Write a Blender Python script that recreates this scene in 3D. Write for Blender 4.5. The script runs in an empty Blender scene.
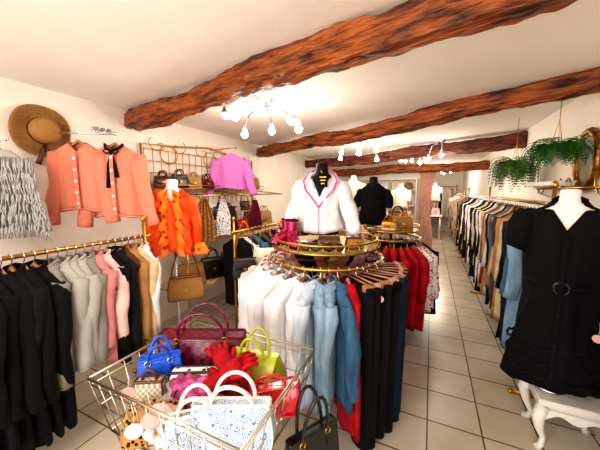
import bpy, math, random
from math import sin, cos, pi, radians, copysign
from mathutils import Vector, Matrix, noise
R = random.Random(7)
S = bpy.context.scene

def hx(h):
    h=h.lstrip('#'); o=[]
    for i in (0,2,4):
        c=int(h[i:i+2],16)/255
        o.append(c/12.92 if c<=0.04045 else ((c+0.055)/1.055)**2.4)
    return (o[0],o[1],o[2],1)

_M={}
def mat(name,col,rough=.85,metal=0,kind='fabric',col2=None,scale=1.0,emit=0,bump=.3,sheen=0.0,coat=0.0):
    if name in _M: return _M[name]
    m=bpy.data.materials.new(name); m.use_nodes=True
    nt=m.node_tree; N=nt.nodes; Lk=nt.links
    b=N['Principled BSDF']
    c1=hx(col); c2=hx(col2) if col2 else tuple(min(1,x*.72) for x in c1[:3])+(1,)
    b.inputs['Roughness'].default_value=rough; b.inputs['Metallic'].default_value=metal
    b.inputs['Base Color'].default_value=c1
    if kind in('fabric','knit','denim','print','paisley','stripe') : b.inputs['Specular IOR Level'].default_value=.2
    if coat: b.inputs['Coat Weight'].default_value=coat
    if emit:
        b.inputs['Emission Color'].default_value=c1; b.inputs['Emission Strength'].default_value=emit
        _M[name]=m; return m
    tc=N.new('ShaderNodeTexCoord'); mp=N.new('ShaderNodeMapping'); Lk.new(tc.outputs['Object'],mp.inputs[0])
    vec=mp.outputs[0]
    def noi(sc,det=3,v=None):
        n=N.new('ShaderNodeTexNoise'); n.inputs['Scale'].default_value=sc; n.inputs['Detail'].default_value=det
        Lk.new(v or vec,n.inputs['Vector']); return n.outputs['Fac']
    def ramp(src,p1,a,p2,c,const=False,mid=None):
        r=N.new('ShaderNodeValToRGB'); e=r.color_ramp.elements
        e[0].position=p1; e[0].color=a; e[1].position=p2; e[1].color=c
        if mid: q=e.new(mid[0]); q.color=mid[1]
        if const: r.color_ramp.interpolation='CONSTANT'
        Lk.new(src,r.inputs[0]); return r.outputs[0]
    bsrc=None; dist=.003
    if kind=='fabric':
        Lk.new(ramp(noi(9*scale,4),.3,c2,.6,c1),b.inputs['Base Color']); bsrc=noi(70,5)
    elif kind=='knit':
        w=N.new('ShaderNodeTexWave'); w.inputs['Scale'].default_value=38*scale; w.inputs['Distortion'].default_value=1.5; w.bands_direction='Z'
        w.inputs['Detail'].default_value=1; Lk.new(vec,w.inputs['Vector'])
        Lk.new(ramp(w.outputs['Fac'],0.0,c2,.7,c1),b.inputs['Base Color']); bsrc=w.outputs['Fac']; dist=.006
    elif kind=='denim':
        mp.inputs['Scale'].default_value=(1,1,.18)
        Lk.new(ramp(noi(26*scale,8),.36,c2,.66,c1),b.inputs['Base Color']); bsrc=noi(160,3)
    elif kind=='print':
        v=N.new('ShaderNodeTexVoronoi'); v.inputs['Scale'].default_value=34*scale; Lk.new(vec,v.inputs['Vector'])
        Lk.new(ramp(v.outputs['Distance'],0,c2,.33,c1,True),b.inputs['Base Color']); bsrc=noi(70,3)
    elif kind=='paisley':
        w=N.new('ShaderNodeTexVoronoi'); w.inputs['Scale'].default_value=22*scale; Lk.new(vec,w.inputs['Vector'])
        mth=N.new('ShaderNodeMath'); mth.operation='MULTIPLY'; mth.inputs[1].default_value=26
        s2=N.new('ShaderNodeMath'); s2.operation='SINE'
        Lk.new(w.outputs['Distance'],mth.inputs[0]); Lk.new(mth.outputs[0],s2.inputs[0])
        Lk.new(ramp(s2.outputs[0],0,c1,.35,c2,True),b.inputs['Base Color']); bsrc=noi(70,3)
    elif kind=='stripe':
        w=N.new('ShaderNodeTexWave'); w.inputs['Scale'].default_value=8*scale; w.bands_direction='Z'; Lk.new(vec,w.inputs['Vector'])
        Lk.new(ramp(w.outputs['Fac'],0,c2,.45,c1,True),b.inputs['Base Color']); bsrc=noi(70,3)
    elif kind=='weave':
        w=N.new('ShaderNodeTexChecker'); w.inputs['Scale'].default_value=60*scale; Lk.new(vec,w.inputs['Vector'])
        w.inputs['Color1'].default_value=c1; w.inputs['Color2'].default_value=c2
        Lk.new(w.outputs['Color'],b.inputs['Base Color']); bsrc=w.outputs['Fac']; dist=.004
    elif kind=='sequin':
        v=N.new('ShaderNodeTexVoronoi'); v.inputs['Scale'].default_value=130*scale; Lk.new(vec,v.inputs['Vector'])
        Lk.new(ramp(v.outputs['Color'],.2,c2,.9,c1),b.inputs['Base Color']); bsrc=v.outputs['Color']; dist=.006
    elif kind=='leather':
        bsrc=noi(90,4); Lk.new(ramp(noi(6,3),.3,c2,.6,c1),b.inputs['Base Color'])
    elif kind=='beam':
        mp.inputs['Scale'].default_value=(.8,4,4)
        Lk.new(ramp(noi(5,11),.36,c2,.62,c1,False,(.47,tuple(c1[i]*.5+c2[i]*.5 for i in range(3))+(1,))),b.inputs['Base Color']); bsrc=noi(8,11); dist=.05
    elif kind=='plaster':
        Lk.new(ramp(noi(1.2,4),.3,c2,.6,c1),b.inputs['Base Color']); bsrc=noi(14,8); dist=.006
    if bsrc is not None and bump>0:
        bp=N.new('ShaderNodeBump'); bp.inputs['Strength'].default_value=bump; bp.inputs['Distance'].default_value=dist
        Lk.new(bsrc,bp.inputs['Height']); Lk.new(bp.outputs[0],b.inputs['Normal'])
    _M[name]=m; return m

class MB:
    def __init__(s): s.v=[]; s.f=[]; s.m=[]; s.mats=[]; s.sm=[]; s.T=Matrix.Identity(4)
    def mi(s,m):
        if m not in s.mats: s.mats.append(m)
        return s.mats.index(m)
    def rows(s,rows,m,closed=True,c0=False,c1=False,smooth=True):
        k=s.mi(m); b=len(s.v); n=len(rows[0])
        for r in rows:
            for p in r: s.v.append(s.T@Vector(p))
        for i in range(len(rows)-1):
            for j in range(n if closed else n-1):
                a=b+i*n+j; c=b+i*n+(j+1)%n
                s.f.append((a,c,c+n,a+n)); s.m.append(k); s.sm.append(smooth)
        if c0: s.f.append(tuple(b+j for j in range(n))[::-1]); s.m.append(k); s.sm.append(False)
        if c1:
            o=b+(len(rows)-1)*n; s.f.append(tuple(o+j for j in range(n))); s.m.append(k); s.sm.append(False)
    def poly(s,pts,m,smooth=False):
        k=s.mi(m); b=len(s.v)
        for p in pts: s.v.append(s.T@Vector(p))
        s.f.append(tuple(range(b,b+len(pts)))); s.m.append(k); s.sm.append(smooth)
    def tube(s,pts,r,m,n=6,closed=False,flat=1.0,caps=True,rip=0):
        pts=[Vector(p) for p in pts]; L=len(pts); rows=[]; up=None
        for i,p in enumerate(pts):
            if closed: t=pts[(i+1)%L]-pts[i-1]
            else: t=pts[min(i+1,L-1)]-pts[max(i-1,0)]
            if t.length<1e-9: t=Vector((0,0,1))
            t.normalize()
            if up is None:
                up=Vector((0,0,1)) if abs(t.z)<.9 else Vector((1,0,0))
            a=t.cross(up)
            if a.length<1e-6: a=t.cross(Vector((0,1,0)))
            a.normalize(); bb=a.cross(t).normalized(); up=bb
            rr=r[i] if isinstance(r,(list,tuple)) else r
            row=[]
            for j in range(n):
                th=2*pi*j/n; q=rr*(1+rip*sin(3*th+i*.7))
                o=a*cos(th)*q+bb*sin(th)*q; o.y*=flat
                row.append(p+o)
            rows.append(row)
        if closed: rows.append(rows[0])
        s.rows(rows,m,True,caps and not closed,caps and not closed)
    def box(s,c,sz,m,rot=0):
        x,y,z=sz[0]/2,sz[1]/2,sz[2]/2; be=min(x,y,z)*.25
        M=Matrix.Rotation(rot,4,'Z'); C=Vector(c); rows=[]
        for (zz,i) in ((-z,be),(-z+be,0),(z-be,0),(z,be)):
            X=x-i;Y=y-i
            rows.append([C+M@Vector(q) for q in ((X-be,-Y,zz),(X,-Y+be,zz),(X,Y-be,zz),(X-be,Y,zz),(-X+be,Y,zz),(-X,Y-be,zz),(-X,-Y+be,zz),(-X+be,-Y,zz))])
        s.rows(rows,m,True,True,True,False)
    def lathe(s,prof,m,c=(0,0,0),n=20,sx=1,sy=1,c0=True,c1=True):
        rows=[[Vector(c)+Vector((cos(2*pi*j/n)*r*sx,sin(2*pi*j/n)*r*sy,z)) for j in range(n)] for r,z in prof]
        s.rows(rows,m,True,c0,c1)
    def ell(s,c,r,m,n=12):
        rows=[]
        for i in range(1,n//2+3):
            ph=-pi/2+pi*i/(n//2+3)
            rows.append([Vector(c)+Vector((r[0]*cos(ph)*cos(2*pi*j/n),r[1]*cos(ph)*sin(2*pi*j/n),r[2]*sin(ph))) for j in range(n)])
        s.rows(rows,m,True,True,True)
    def build(s,name,loc=(0,0,0),rz=0,rx=0,ry=0,parent=None,sc=1):
        me=bpy.data.meshes.new(name); me.from_pydata([tuple(v) for v in s.v],[],s.f)
        for m in s.mats: me.materials.append(m)
        me.polygons.foreach_set('material_index',s.m); me.polygons.foreach_set('use_smooth',s.sm)
        me.update()
        o=bpy.data.objects.new(name,me); S.collection.objects.link(o)
        o.location=loc; o.rotation_euler=(rx,ry,rz); o.scale=(sc,sc,sc)
        if parent: o.parent=parent
        return o

# ---------- materials
gold=mat('gold_metal','#c0913a',.28,1,'plain')
chrome=mat('chrome','#d8d8dc',.2,1,'plain')
wire=mat('wire_steel','#b8af9a',.3,1,'plain')
hang_w=mat('hanger_wood','#a9703f',.5,0,'plain')
hang_p=mat('hanger_pink','#c99585',.6,0,'plain')
blk=mat('fabric_black','#0c0b0e',.9,0,'fabric','#060607')
blk2=mat('fabric_charcoal','#17161b',.9,0,'fabric','#0c0c10')
leatherb=mat('leather_black','#100f11',.32,0,'leather')
leatherbr=mat('leather_brown','#5e3018',.4,0,'leather','#3d1d0d')
tan=mat('fabric_tan','#a67a4b',.85); camel=mat('fabric_camel','#b88e5e',.85); beige=mat('fabric_beige','#cdb692',.85)
cream=mat('fabric_cream','#e6dac5',.85); white=mat('fabric_white','#e6e4e8',.85,0,'fabric','#d2d0d8')
pearl=mat('fabric_pearl','#dcd6d8',.7,0,'fabric','#c6bfc6')
grey=mat('knit_grey','#96928b',.95,0,'knit','#6f6b66'); lgrey=mat('knit_lightgrey','#b3afa8',.95,0,'knit','#918d87',1.5)
fringe=mat('fringe_grey','#aeaba6',.95,0,'fabric','#9b9893')
pinkf=mat('fabric_pink','#cd8789',.85); rose=mat('fabric_rose','#e2bcb6',.85); peach=mat('knit_peach','#e48e76',.95,0,'knit','#d47860',1.6)
lilac=mat('knit_lilac','#dd86cb',.9,0,'knit','#cb6fb9',1.6)
orange=mat('silk_orange','#e6500f',.45,0,'fabric','#bf3604'); orangep=mat('silk_orange_print','#f07a1c',.45,0,'print','#b8280a',.55)
red=mat('fabric_red','#b40a1c',.75,0,'fabric','#7e0613'); navy=mat('fabric_navy','#141a34',.85); blue=mat('fabric_blue','#315b85',.85)
den1=mat('denim_light','#93abc0',.85,0,'denim','#6b869f'); den2=mat('denim_mid','#48708f',.85,0,'denim','#2c4d6d'); den3=mat('denim_dark','#1e2c48',.85,0,'denim','#101a2e')
den0=mat('denim_bleached','#ccd4de',.85,0,'denim','#a3b0c1')
olive=mat('fabric_olive','#4e4b2e',.85); brown=mat('fabric_brown','#5a3621',.85); rust=mat('fabric_rust','#8a3f20',.85)
printr=mat('print_red','#e9dfd9',.85,0,'print','#b8324a'); printb=mat('print_bw','#dcd9d9',.85,0,'print','#16151a',1.3)
leop=mat('print_leopard','#a67840',.8,0,'print','#20140b',1.5); stripe=mat('bandana_navy','#c2ccd8',.8,0,'paisley','#3f587a',2.6)
burg=mat('woven_burgundy','#780f34',.3,0,'weave','#44081c',.75,bump=1.0)
blueb=mat('leather_cobalt','#0f58d8',.4,0,'leather','#083fa0'); lime=mat('leather_lime','#b0b410',.35,0,'leather','#909408')
redl=mat('leather_red','#cc0c22',.15,0,'leather','#a00618',coat=.6); straw=mat('straw_natural','#b88648',.8,0,'weave','#8f622f',3.0,bump=.9)
straww=mat('straw_white','#c9bca4',.8,0,'weave','#978a72',1.6,bump=.9); pais=mat('bandana_paisley','#c6d2e0',.8,0,'paisley','#587aa4',2.2)
seqp=mat('sequin_pink','#e82f72',.3,.5,'sequin','#5f0828',.6); tagm=mat('tag_pink','#e0a09b',.6,0,'plain'); tagw=mat('tag_white','#e2dad2',.6,0,'plain')
mwhite=mat('mannequin_white','#e8e4e0',.45,0,'plain'); mblack=mat('mannequin_black','#0e0d10',.6,0,'fabric')
pipe=mat('piping_pink','#e84f8e',.6,0,'plain'); lace=mat('lace_black','#100e10',.9,0,'fabric'); yel=mat('card_yellow','#d8c82c',.6,0,'plain')
paintw=mat('paint_white','#e6e0d5',.45,0,'plain')
burgf=mat('fabric_burgundy','#6c0b26',.6,0,'fabric','#48061a'); teal=mat('fabric_teal','#2f6d7a',.85)
mauve=mat('quilt_mauve','#b0467a',.6,0,'weave','#8a2c5c',.5)

# ---------- garment generator
Z0=-.07
def ringpts(z,w,d,n,rip,ph,kx,vn=0,nw=.09,p=2.3):
    out=[]; e=2/p
    for i in range(n):
        t=2*pi*i/n; c=cos(t); s_=sin(t)
        x=copysign(abs(c)**e,c)*w; y=copysign(abs(s_)**e,s_)*d
        if rip:
            f=rip*(sin(kx*x+ph+z*2.2)+.5*sin(kx*2.3*x-ph*1.7-z*3.1))
            y+=f*(1 if s_<0 else .7); x+=rip*.9*sin(ph*2+z*5+y*40)*abs(c)
        zz=z+rip*.8*sin(kx*.5*x+ph*3) if rip and abs(z)>.4 else z
        if vn and s_<0 and abs(x)<nw:
            lim=Z0-vn*(1-abs(x)/nw); zz=min(zz,lim)
        out.append(Vector((x,y,zz)))
    return out
def garment(mb,m,W=.21,L=.75,D=.05,waist=.92,flare=1.0,sleeve=.55,spread=.06,rip=.012,seed=0,n=28,vn=0,hanger=None,
            placket=None,collar=None,slr=.058,cuff=None,hemband=None,fwd=.03,flat=.75,neckw=.07,nw=.09,slflare=.78):
    rr=random.Random(seed); ph=rr.uniform(0,6); kx=rr.uniform(22,40)
    H=L+Z0
    prof=[(0,neckw*.85,.03),(.012,neckw,.038),(.05,W*.68,max(.04,D*.6)),(.085,W*.97,max(.042,D*.75)),(.12,W,D*.9)]
    k=11
    for i in range(1,k+1):
        u=i/k; z=.12+(H-.12)*u
        if u<.45: w=W*(1+(waist-1)*(u/.45)); 
        else: w=W*(waist+(flare-waist)*((u-.45)/.55))
        d=D*(1+.15*sin(u*pi))*(1+(flare-1)*.5*u)
        prof.append((z,w,d))
    rows=[]
    for q,(z,w,d) in enumerate(prof):
        u=z/H; rows.append(ringpts(Z0-z,w,d,n,rip*min(1,u*2.2),ph,kx,vn,nw))
    last=rows[-1]; rows.append([Vector((p.x*.93,p.y*.8,p.z+.012)) for p in last])
    mb.rows(rows,m,True,False,False)
    mb.rows([[Vector((p.x*.92,p.y*.75,p.z+.05)) for p in last],[Vector((0,0,last[0].z+.1))]*n],m,True)
    if hemband: 
        mb.tube([Vector((p.x,p.y*1.05,p.z+.012)) for p in last],.010,hemband,5,True)
    if sleeve:
        for sg in (-1,1):
            pts=[];rs=[]
            for i in range(9):
                u=i/8; a=spread
                bx=W-.035+sin(a)*sleeve*u+.012*sin(u*5+ph)
                bz=Z0-.085-cos(a)*sleeve*u
                by=-fwd*sin(u*1.6)+.008*sin(u*9+ph*sg)
                pts.append((sg*bx,by,bz)); rs.append((slr*1.12*(1-u)+slr*slflare*u)*(.8 if i==0 else 1)*(1+.07*sin(i*2.3+ph)))
            mb.tube(pts,rs,m,12,False,flat,True,.07)
            if cuff:
                mb.tube(pts[-2:],[rs[-1]*1.07]*2,cuff,10,False,flat)
    if placket:
        zz=[Z0-vn-.01-(H-vn-.03)*i/10 for i in range(11)]
        strip=[]
        for z in zz:
            u=(Z0-z)/H; d=D*(1+.15*sin(u*pi))*(1+(flare-1)*.5*u)+rip+.004
            d*=1 if u>.15 else .8
            strip.append([Vector((-.014,-d,z)),Vector((-.012,-d-.006,z)),Vector((.012,-d-.006,z)),Vector((.014,-d,z))])
        mb.rows(strip,m,False)
        for z in zz[1:-1:2]:
            u=(Z0-z)/H; d=D*(1+.15*sin(u*pi))*(1+(flare-1)*.5*u)+rip+.012
            mb.ell((0,-d,z),(.011,.005,.011),placket,8)
    if collar:
        for sg in (-1,1):
            pts=[(0,.045,Z0+.018),(sg*.05,.035,Z0+.02),(sg*.075,0,Z0+.006),(sg*.06,-.035,Z0-.02-vn*.2),(sg*.02,-.06-D*.2,Z0-.06-vn*.6)]
            mb.rows([[Vector(p) for p in pts],[Vector((p[0]*1.25+sg*.012,p[1]*1.3-.008,p[2]-.04)) for p in pts]],collar,False)
            mb.tube(pts,.008,collar,5)
    if hanger:
        hk=[(0,0,Z0-.01),(0,0,-.035),(.012,0,-.024)]+[(0.02*cos(radians(a)),0,.02*sin(radians(a))) for a in range(-50,181,33)]
        mb.tube(hk,.0028,chrome,5)
        mb.tube([(-W*.80,0,Z0-.098),(-W*.5,0,Z0-.066),(0,0,Z0+.010),(W*.5,0,Z0-.066),(W*.80,0,Z0-.098)],[.008,.011,.012,.011,.008],hanger,6)
def trousers(mb,m,L=.95,seed=0,hanger=None):
    rr=random.Random(seed); ph=rr.random()*6
    for sg in (-1,1):
        rows=[]
        for i in range(12):
            u=i/11; z=Z0-.02-(L)*u; w=.1*(1-.25*u); 
            rows.append([Vector((sg*.085*(1+.1*u)+w*cos(t),.035*(1+.3*u)*sin(t)+.006*sin(20*w*cos(t)+ph+u*4),z)) for t in [2*pi*j/14 for j in range(14)]])
        mb.rows(rows,m,True,True,True)
    mb.box((0,0,Z0-.03),(.36,.06,.045),m)
    mb.tube([(0,0,Z0+.01),(0,0,-.03),(.014,0,-.02),(.02,0,0),(0,0,.021),(-.018,0,.006)],.0028,chrome,5)
    mb.tube([(-.17,0,Z0+.005),(.17,0,Z0+.005)],.006,hanger or chrome,6)
    for sg in (-1,1): mb.box((sg*.13,0,Z0-.01),(.03,.075,.04),hanger or chrome)

def bust(mb,m,pole=None,bottom=-.62,base=True):
    prof=[(.0,.03,.03),(-.008,.048,.048),(-.05,.046,.046),(-.08,.052,.048),(-.105,.085,.058),(-.14,.14,.068),(-.17,.162,.075),(-.28,.155,.1),(-.36,.14,.098),(-.46,.12,.085),(-.56,.14,.095),(bottom,.15,.1)]
    rows=[[Vector((w*cos(2*pi*j/24),d*sin(2*pi*j/24),z)) for j in range(24)] for z,w,d in prof]
    mb.rows(rows,m,True,True,True)
    if pole:
        mb.tube([(0,0,bottom+.02),(0,0,pole+.02)],.012,chrome,8)
        mb.lathe([(.11,pole+.0),(.11,pole+.012),(.03,pole+.025),(.015,pole+.04)],chrome,n=20)

# ---------- bag generator
def rrect(w,d,z,cx=0,cy=0,cr=.35,k=4):
    out=[]; r=min(w,d)*cr
    for qx,qy,a0 in ((1,1,0),(-1,1,90),(-1,-1,180),(1,-1,270)):
        for i in range(k+1):
            a=radians(a0+90*i/k); out.append(Vector((cx+qx*(w-r)+r*cos(a),cy+qy*(d-r)+r*sin(a),z)))
    return out
def bag(name,loc,rz,w,h,d,m,tr=None,handle='two',hh=.13,taper=.15,flap=False,metal=gold,rx=0,ry=0,slouch=.0,seed=0,clasp=True,hm=None):
    mb=MB(); tr=tr or m; hm=hm or tr; rr=random.Random(seed); ph=rr.random()*6
    rows=[]
    K=9
    for i in range(K+1):
        u=i/K; bul=1+.08*sin(u*pi)
        ww=w/2*(1-taper*u)*bul*(.93 if i==0 else 1); dd=d/2*(1-.55*u)*(1+.15*sin(u*pi))*(.88 if i==0 else 1)
        row=rrect(ww,max(dd,.012),h*u)
        if slouch:
            row=[Vector((p.x+slouch*.3*sin(p.z*30+ph),p.y+slouch*sin(p.x*26+ph+p.z*11),p.z-slouch*1.6*u*abs(sin(p.x*9+ph)))) for p in row]
        rows.append(row)
    mb.rows(rows,m,True,True,True)
    mb.tube(rows[-1],.006,tr,5,True); mb.tube([Vector((p.x,p.y,p.z+.004)) for p in rows[0]],.005,tr,5,True)
    for q in (2,7,12,17): mb.tube([rows[i][q] for i in range(K+1)],.004,tr,5)
    tw=w/2*(1-taper)
    if flap:
        fl=[]
        for i in range(8):
            u=i/7
            if u<.3: y=d*.2-(d*.42+d*.2)*(u/.3)*.6; z=h+.012
            else: y=-d*.25-d*.36*sin((u-.3)/.7*pi*.5); z=h+.012-h*.55*((u-.3)/.7)
            q=1-.18*max(0,u-.5)
            fl.append([Vector((x*tw*1.03*q,y,z-(.02*(1-(x*x)) if i==7 else 0))) for x in (-1,-.7,-.3,0,.3,.7,1)])
        mb.rows(fl,tr,False); mb.tube(fl[-1],.004,tr,5)
    if clasp:
        mb.box((0,-d*.56,h*.52),(.03,.014,.025),metal); mb.tube([(.014*cos(a),-d*.56-.01,h*.52+.014*sin(a)) for a in [2*pi*i/10 for i in range(10)]],.003,metal,5,True)
    ys=(-d*.22,d*.22) if handle=='two' else (0,)
    if handle in('two','one'):
        for y in ys:
            pts=[]
            for i in range(13):
                a=pi*i/12; pts.append((cos(a)*tw*.55,y+copysign(.02,y)*sin(a)*(1 if y else 0),h*.93+hh*sin(a)))
            pts=[(tw*.55,y*1.5,h*.72)]+pts+[(-tw*.55,y*1.5,h*.72)]
            mb.tube(pts,.0068,hm,7)
            for sg in(-1,1):
                mb.tube([(sg*tw*.55+.012*cos(a),y*1.3,h*.93+.012*sin(a)) for a in [2*pi*i/8 for i in range(8)]],.003,metal,5,True)
    elif handle in('strap','chain'):
        pts=[]
        for i in range(19):
            a=pi*i/18; pts.append(Vector((cos(a)*tw*(.92-.35*sin(a)),0,h*.9+hh*sin(a)**.8)))
        if handle=='strap': mb.tube(pts,.007,hm,6,False,.5)
        else:
            for i in range(0,18):
                p=pts[i];q=pts[i+1]; c=(p+q)/2; t=(q-p)*.62; nrm=Vector((t.z,0,-t.x)).normalized()*.007 if i%2 else Vector((0,.007,0))
                mb.tube([c+t*cos(a)+nrm*sin(a) for a in [2*pi*j/8 for j in range(8)]],.0028,metal,4,True)
    return mb.build(name,loc,rz,rx,ry)

def tag(name,loc,m=tagm,r=.028,rz=0,rx=0):
    mb=MB()
    mb.T=Matrix.Rotation(radians(90),4,'X')
    mb.lathe([(r*.96,-.0015),(r,0),(r*.96,.0015)],m,n=20)
    mb.T=Matrix.Identity(4)
    mb.tube([(0,0,r*.9),(.003,.002,r+.03),(-.002,0,r+.07)],.0012,tagw,4)
    return mb.build(name,loc,rz,rx)

def gobj(name,loc,rz,**k):
    tr=k.pop('trouser',False); b=k.pop('bustm',None); pole=k.pop('pole',None); deco=k.pop('deco',None); rx=k.pop('rx',0); m=k.pop('m')
    bot=k.pop('bottom',-.62); sc=k.pop('sc',1)
    mb=MB()
    if tr: trousers(mb,m,k.get('L',.95),k.get('seed',0),k.get('hanger'))
    else: garment(mb,m,**k)
    if b: bust(mb,b,pole,bot)
    if deco: deco(mb)
    return mb.build(name,loc,rz,rx,sc=sc)

# ================= ROOM =================
CH=2.38; XL=-2.75; XR=1.08; YB=12.5; YF=-1.8
wallm=mat('wall_plaster','#efe6da',.8,0,'plaster','#e4d9cb',bump=.5)
ceilm=mat('ceiling_plaster','#f2eae0',.85,0,'plaster','#e9e0d4',bump=.35)
basem=mat('baseboard_paint','#cfc4b2',.5,0,'plain')
def slab(name,x0,x1,y0,y1,z0,z1,m):
    mb=MB(); X=(x1-x0)/2;Y=(y1-y0)/2;Z=(z1-z0)/2
    P=[(-X,-Y,-Z),(X,-Y,-Z),(X,Y,-Z),(-X,Y,-Z),(-X,-Y,Z),(X,-Y,Z),(X,Y,Z),(-X,Y,Z)]
    for f in ((0,3,2,1),(4,5,6,7),(0,1,5,4),(1,2,6,5),(2,3,7,6),(3,0,4,7)): mb.poly([P[i] for i in f],m)
    return mb.build(name,((x0+x1)/2,(y0+y1)/2,(z0+z1)/2))
fm=bpy.data.materials.new('floor_tiles'); fm.use_nodes=True; nt=fm.node_tree; b=nt.nodes['Principled BSDF']
tc=nt.nodes.new('ShaderNodeTexCoord'); mp=nt.nodes.new('ShaderNodeMapping'); br=nt.nodes.new('ShaderNodeTexBrick')
nt.links.new(tc.outputs['Object'],mp.inputs[0]); nt.links.new(mp.outputs[0],br.inputs['Vector'])
mp.inputs['Location'].default_value=(.1,.05,0)
br.offset=0; br.squash=1; br.inputs['Scale'].default_value=1; br.inputs['Brick Width'].default_value=.33; br.inputs['Row Height'].default_value=.33
br.inputs['Mortar Size'].default_value=.0055; br.inputs['Mortar Smooth'].default_value=.2; br.inputs['Bias'].default_value=0
br.inputs['Color1'].default_value=hx('#d2c6b5'); br.inputs['Color2'].default_value=hx('#c5b7a2'); br.inputs['Mortar'].default_value=hx('#5f5142')
n2=nt.nodes.new('ShaderNodeTexNoise'); n2.inputs['Scale'].default_value=5; n2.inputs['Detail'].default_value=6; nt.links.new(tc.outputs['Object'],n2.inputs['Vector'])
mx=nt.nodes.new('ShaderNodeMix'); mx.data_type='RGBA'; mx.blend_type='MULTIPLY'; mx.inputs[0].default_value=.35
nt.links.new(br.outputs['Color'],mx.inputs[6]); rp=nt.nodes.new('ShaderNodeValToRGB'); rp.color_ramp.elements[0].color=(.6,.57,.52,1); rp.color_ramp.elements[0].position=.3; rp.color_ramp.elements[1].position=.6
nt.links.new(n2.outputs['Fac'],rp.inputs[0]); nt.links.new(rp.outputs[0],mx.inputs[7]); nt.links.new(mx.outputs[2],b.inputs['Base Color'])
b.inputs['Roughness'].default_value=.25
bp=nt.nodes.new('ShaderNodeBump'); bp.inputs['Strength'].default_value=.4; bp.inputs['Distance'].default_value=.004; bp.invert=True
nt.links.new(br.outputs['Fac'],bp.inputs['Height']); nt.links.new(bp.outputs[0],b.inputs['Normal'])
slab('floor',XL-.1,XR+.1,YF-.1,YB+.1,-.1,0,fm)
slab('ceiling',XL-.1,XR+.1,YF-.1,YB+.1,CH,CH+.1,ceilm)
slab('wall_left',XL-.1,XL,YF-.1,YB+.1,0,CH,wallm)
slab('wall_right',XR,XR+.1,YF-.1,YB+.1,0,CH,wallm)
slab('wall_back',XL,XR,YB,YB+.1,0,CH,wallm)
slab('baseboard_left',XL,XL+.015,YF,8.0,0,.09,basem)
slab('baseboard_right',XR-.015,XR,YF,YB,0,.09,basem)
slab('wall_partition',XL,-.2,8.0,8.1,0,CH,wallm)
mb=MB()
def addslab(mb,x0,x1,y0,y1,z0,z1,m): mb.box(((x0+x1)/2,(y0+y1)/2,(z0+z1)/2),(x1-x0,y1-y0,z1-z0),m)
addslab(mb,XL,XR,YF-.1,YF,0,.35,wallm); addslab(mb,XL,XR,YF-.1,YF,2.2,CH,wallm); addslab(mb,XL,XL+.25,YF-.1,YF,.35,2.2,wallm); addslab(mb,XR-.2,XR,YF-.1,YF,.35,2.2,wallm)
mb.build('wall_front')
mb=MB()
for x in (XL+.28,-1.6,-.6,.3,XR-.23): addslab(mb,x-.025,x+.025,YF-.08,YF-.03,.35,2.2,paintw)
for z in (.38,2.17): addslab(mb,XL+.25,XR-.2,YF-.08,YF-.03,z-.025,z+.025,paintw)
mb.build('window_1')

# beams
beamm=mat('beam_wood','#a9581f',.5,0,'beam','#3c1606',bump=1.0)
beamd=mat('beam_wood_dark','#7e3a1e',.55,0,'beam','#2c0f07',bump=1.0)
def beam(a,b,r,m,seed,sq=.85):
    a=Vector(a); b_=Vector(b); L=(b_-a).length; mb=MB(); n=48; K=220; rows=[]
    for i in range(K+1):
        x=L*i/K; row=[]
        bend=.028*sin(x*1.3+seed)+.02*sin(x*3.1+seed*2)+.02*noise.noise(Vector((x*3,seed,0)))
        rad=r*(1+.24*noise.noise(Vector((x*1.3,seed*3,5))))
        for j in range(n):
            t=2*pi*j/n; c,s_=cos(t),sin(t)
            q=1/(abs(c)**3+abs(s_)**3)**(1/3)
            nz=noise.noise(Vector((x*1.8+seed*9,c*1.3,s_*1.3)))*.22+noise.noise(Vector((x*5+seed*9,c*3,s_*3)))*.2+noise.noise(Vector((x*13,c*6,s_*6+seed)))*.16-.16*max(0,noise.noise(Vector((x*3.5+seed,c*9,s_*9))))
            rr=rad*q*.9*(1+nz)
            row.append(Vector((x,c*rr,bend*.6+s_*rr*sq)))
        rows.append(row)
    mb.rows(rows,m,True,True,True)
    d=(b_-a).normalized(); 
    o=mb.build('ceiling_beam',a); o.rotation_euler=(0,-math.asin(d.z),math.atan2(d.y,d.x))
    return o
beam((-2.8,1.95,2.26),(1.1,1.08,2.34),.108,beamm,1)
beam((-2.8,4.25,2.25),(1.1,2.5,2.31),.100,beamm,2)
beam((-2.8,6.3,2.22),(1.1,4.65,2.24),.115,beamd,3)
beam((-2.8,7.6,2.10),(1.1,7.2,2.12),.12,beamm,4)

# ================= RACKS =================
def rail_rack(name,x,y0,y1,z,posts,feet=.25,hook=True):
    mb=MB()
    mb.tube([(x,y0,z),(x,(y0+y1)/2,z),(x,y1,z)],.013,gold,8)
    for y in (y0,y1): mb.ell((x,y,z),(.024,.024,.024),gold,10)
    for y in posts:
        mb.tube([(x,y,z+.12),(x,y,.02)],.013,gold,8); mb.ell((x,y,z+.14),(.02,.02,.03),gold,10)
        mb.tube([(x-feet,y,.015),(x+feet,y,.015)],.013,gold,8)
        for sg in(-1,1): mb.ell((x+sg*feet,y,.02),(.02,.02,.02),gold,8)
        if hook: mb.tube([(x,y-.0,z-.08),(x,y-.03,z-.1),(x,y-.07,z-.06),(x,y-.05,z-.02)],.006,gold,6)
    return mb.build(name)
rail_rack('clothing_rack',-2.05,-.25,1.5,1.24,(-.2,1.47))
y=-.18; i=0
while y<.80:
    gobj('black_coat',(-2.05+.012*sin(i*3),y,1.24),radians(R.uniform(-7,7)),m=blk if i%3 else blk2,L=1.0+.05*sin(i*2),W=.215,D=.036,sleeve=.62,flare=1.06,hanger=hang_p if i%2 else hang_w,seed=i,n=22,collar=blk if i%2==0 else None,rip=.014); y+=.048; i+=1
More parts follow.
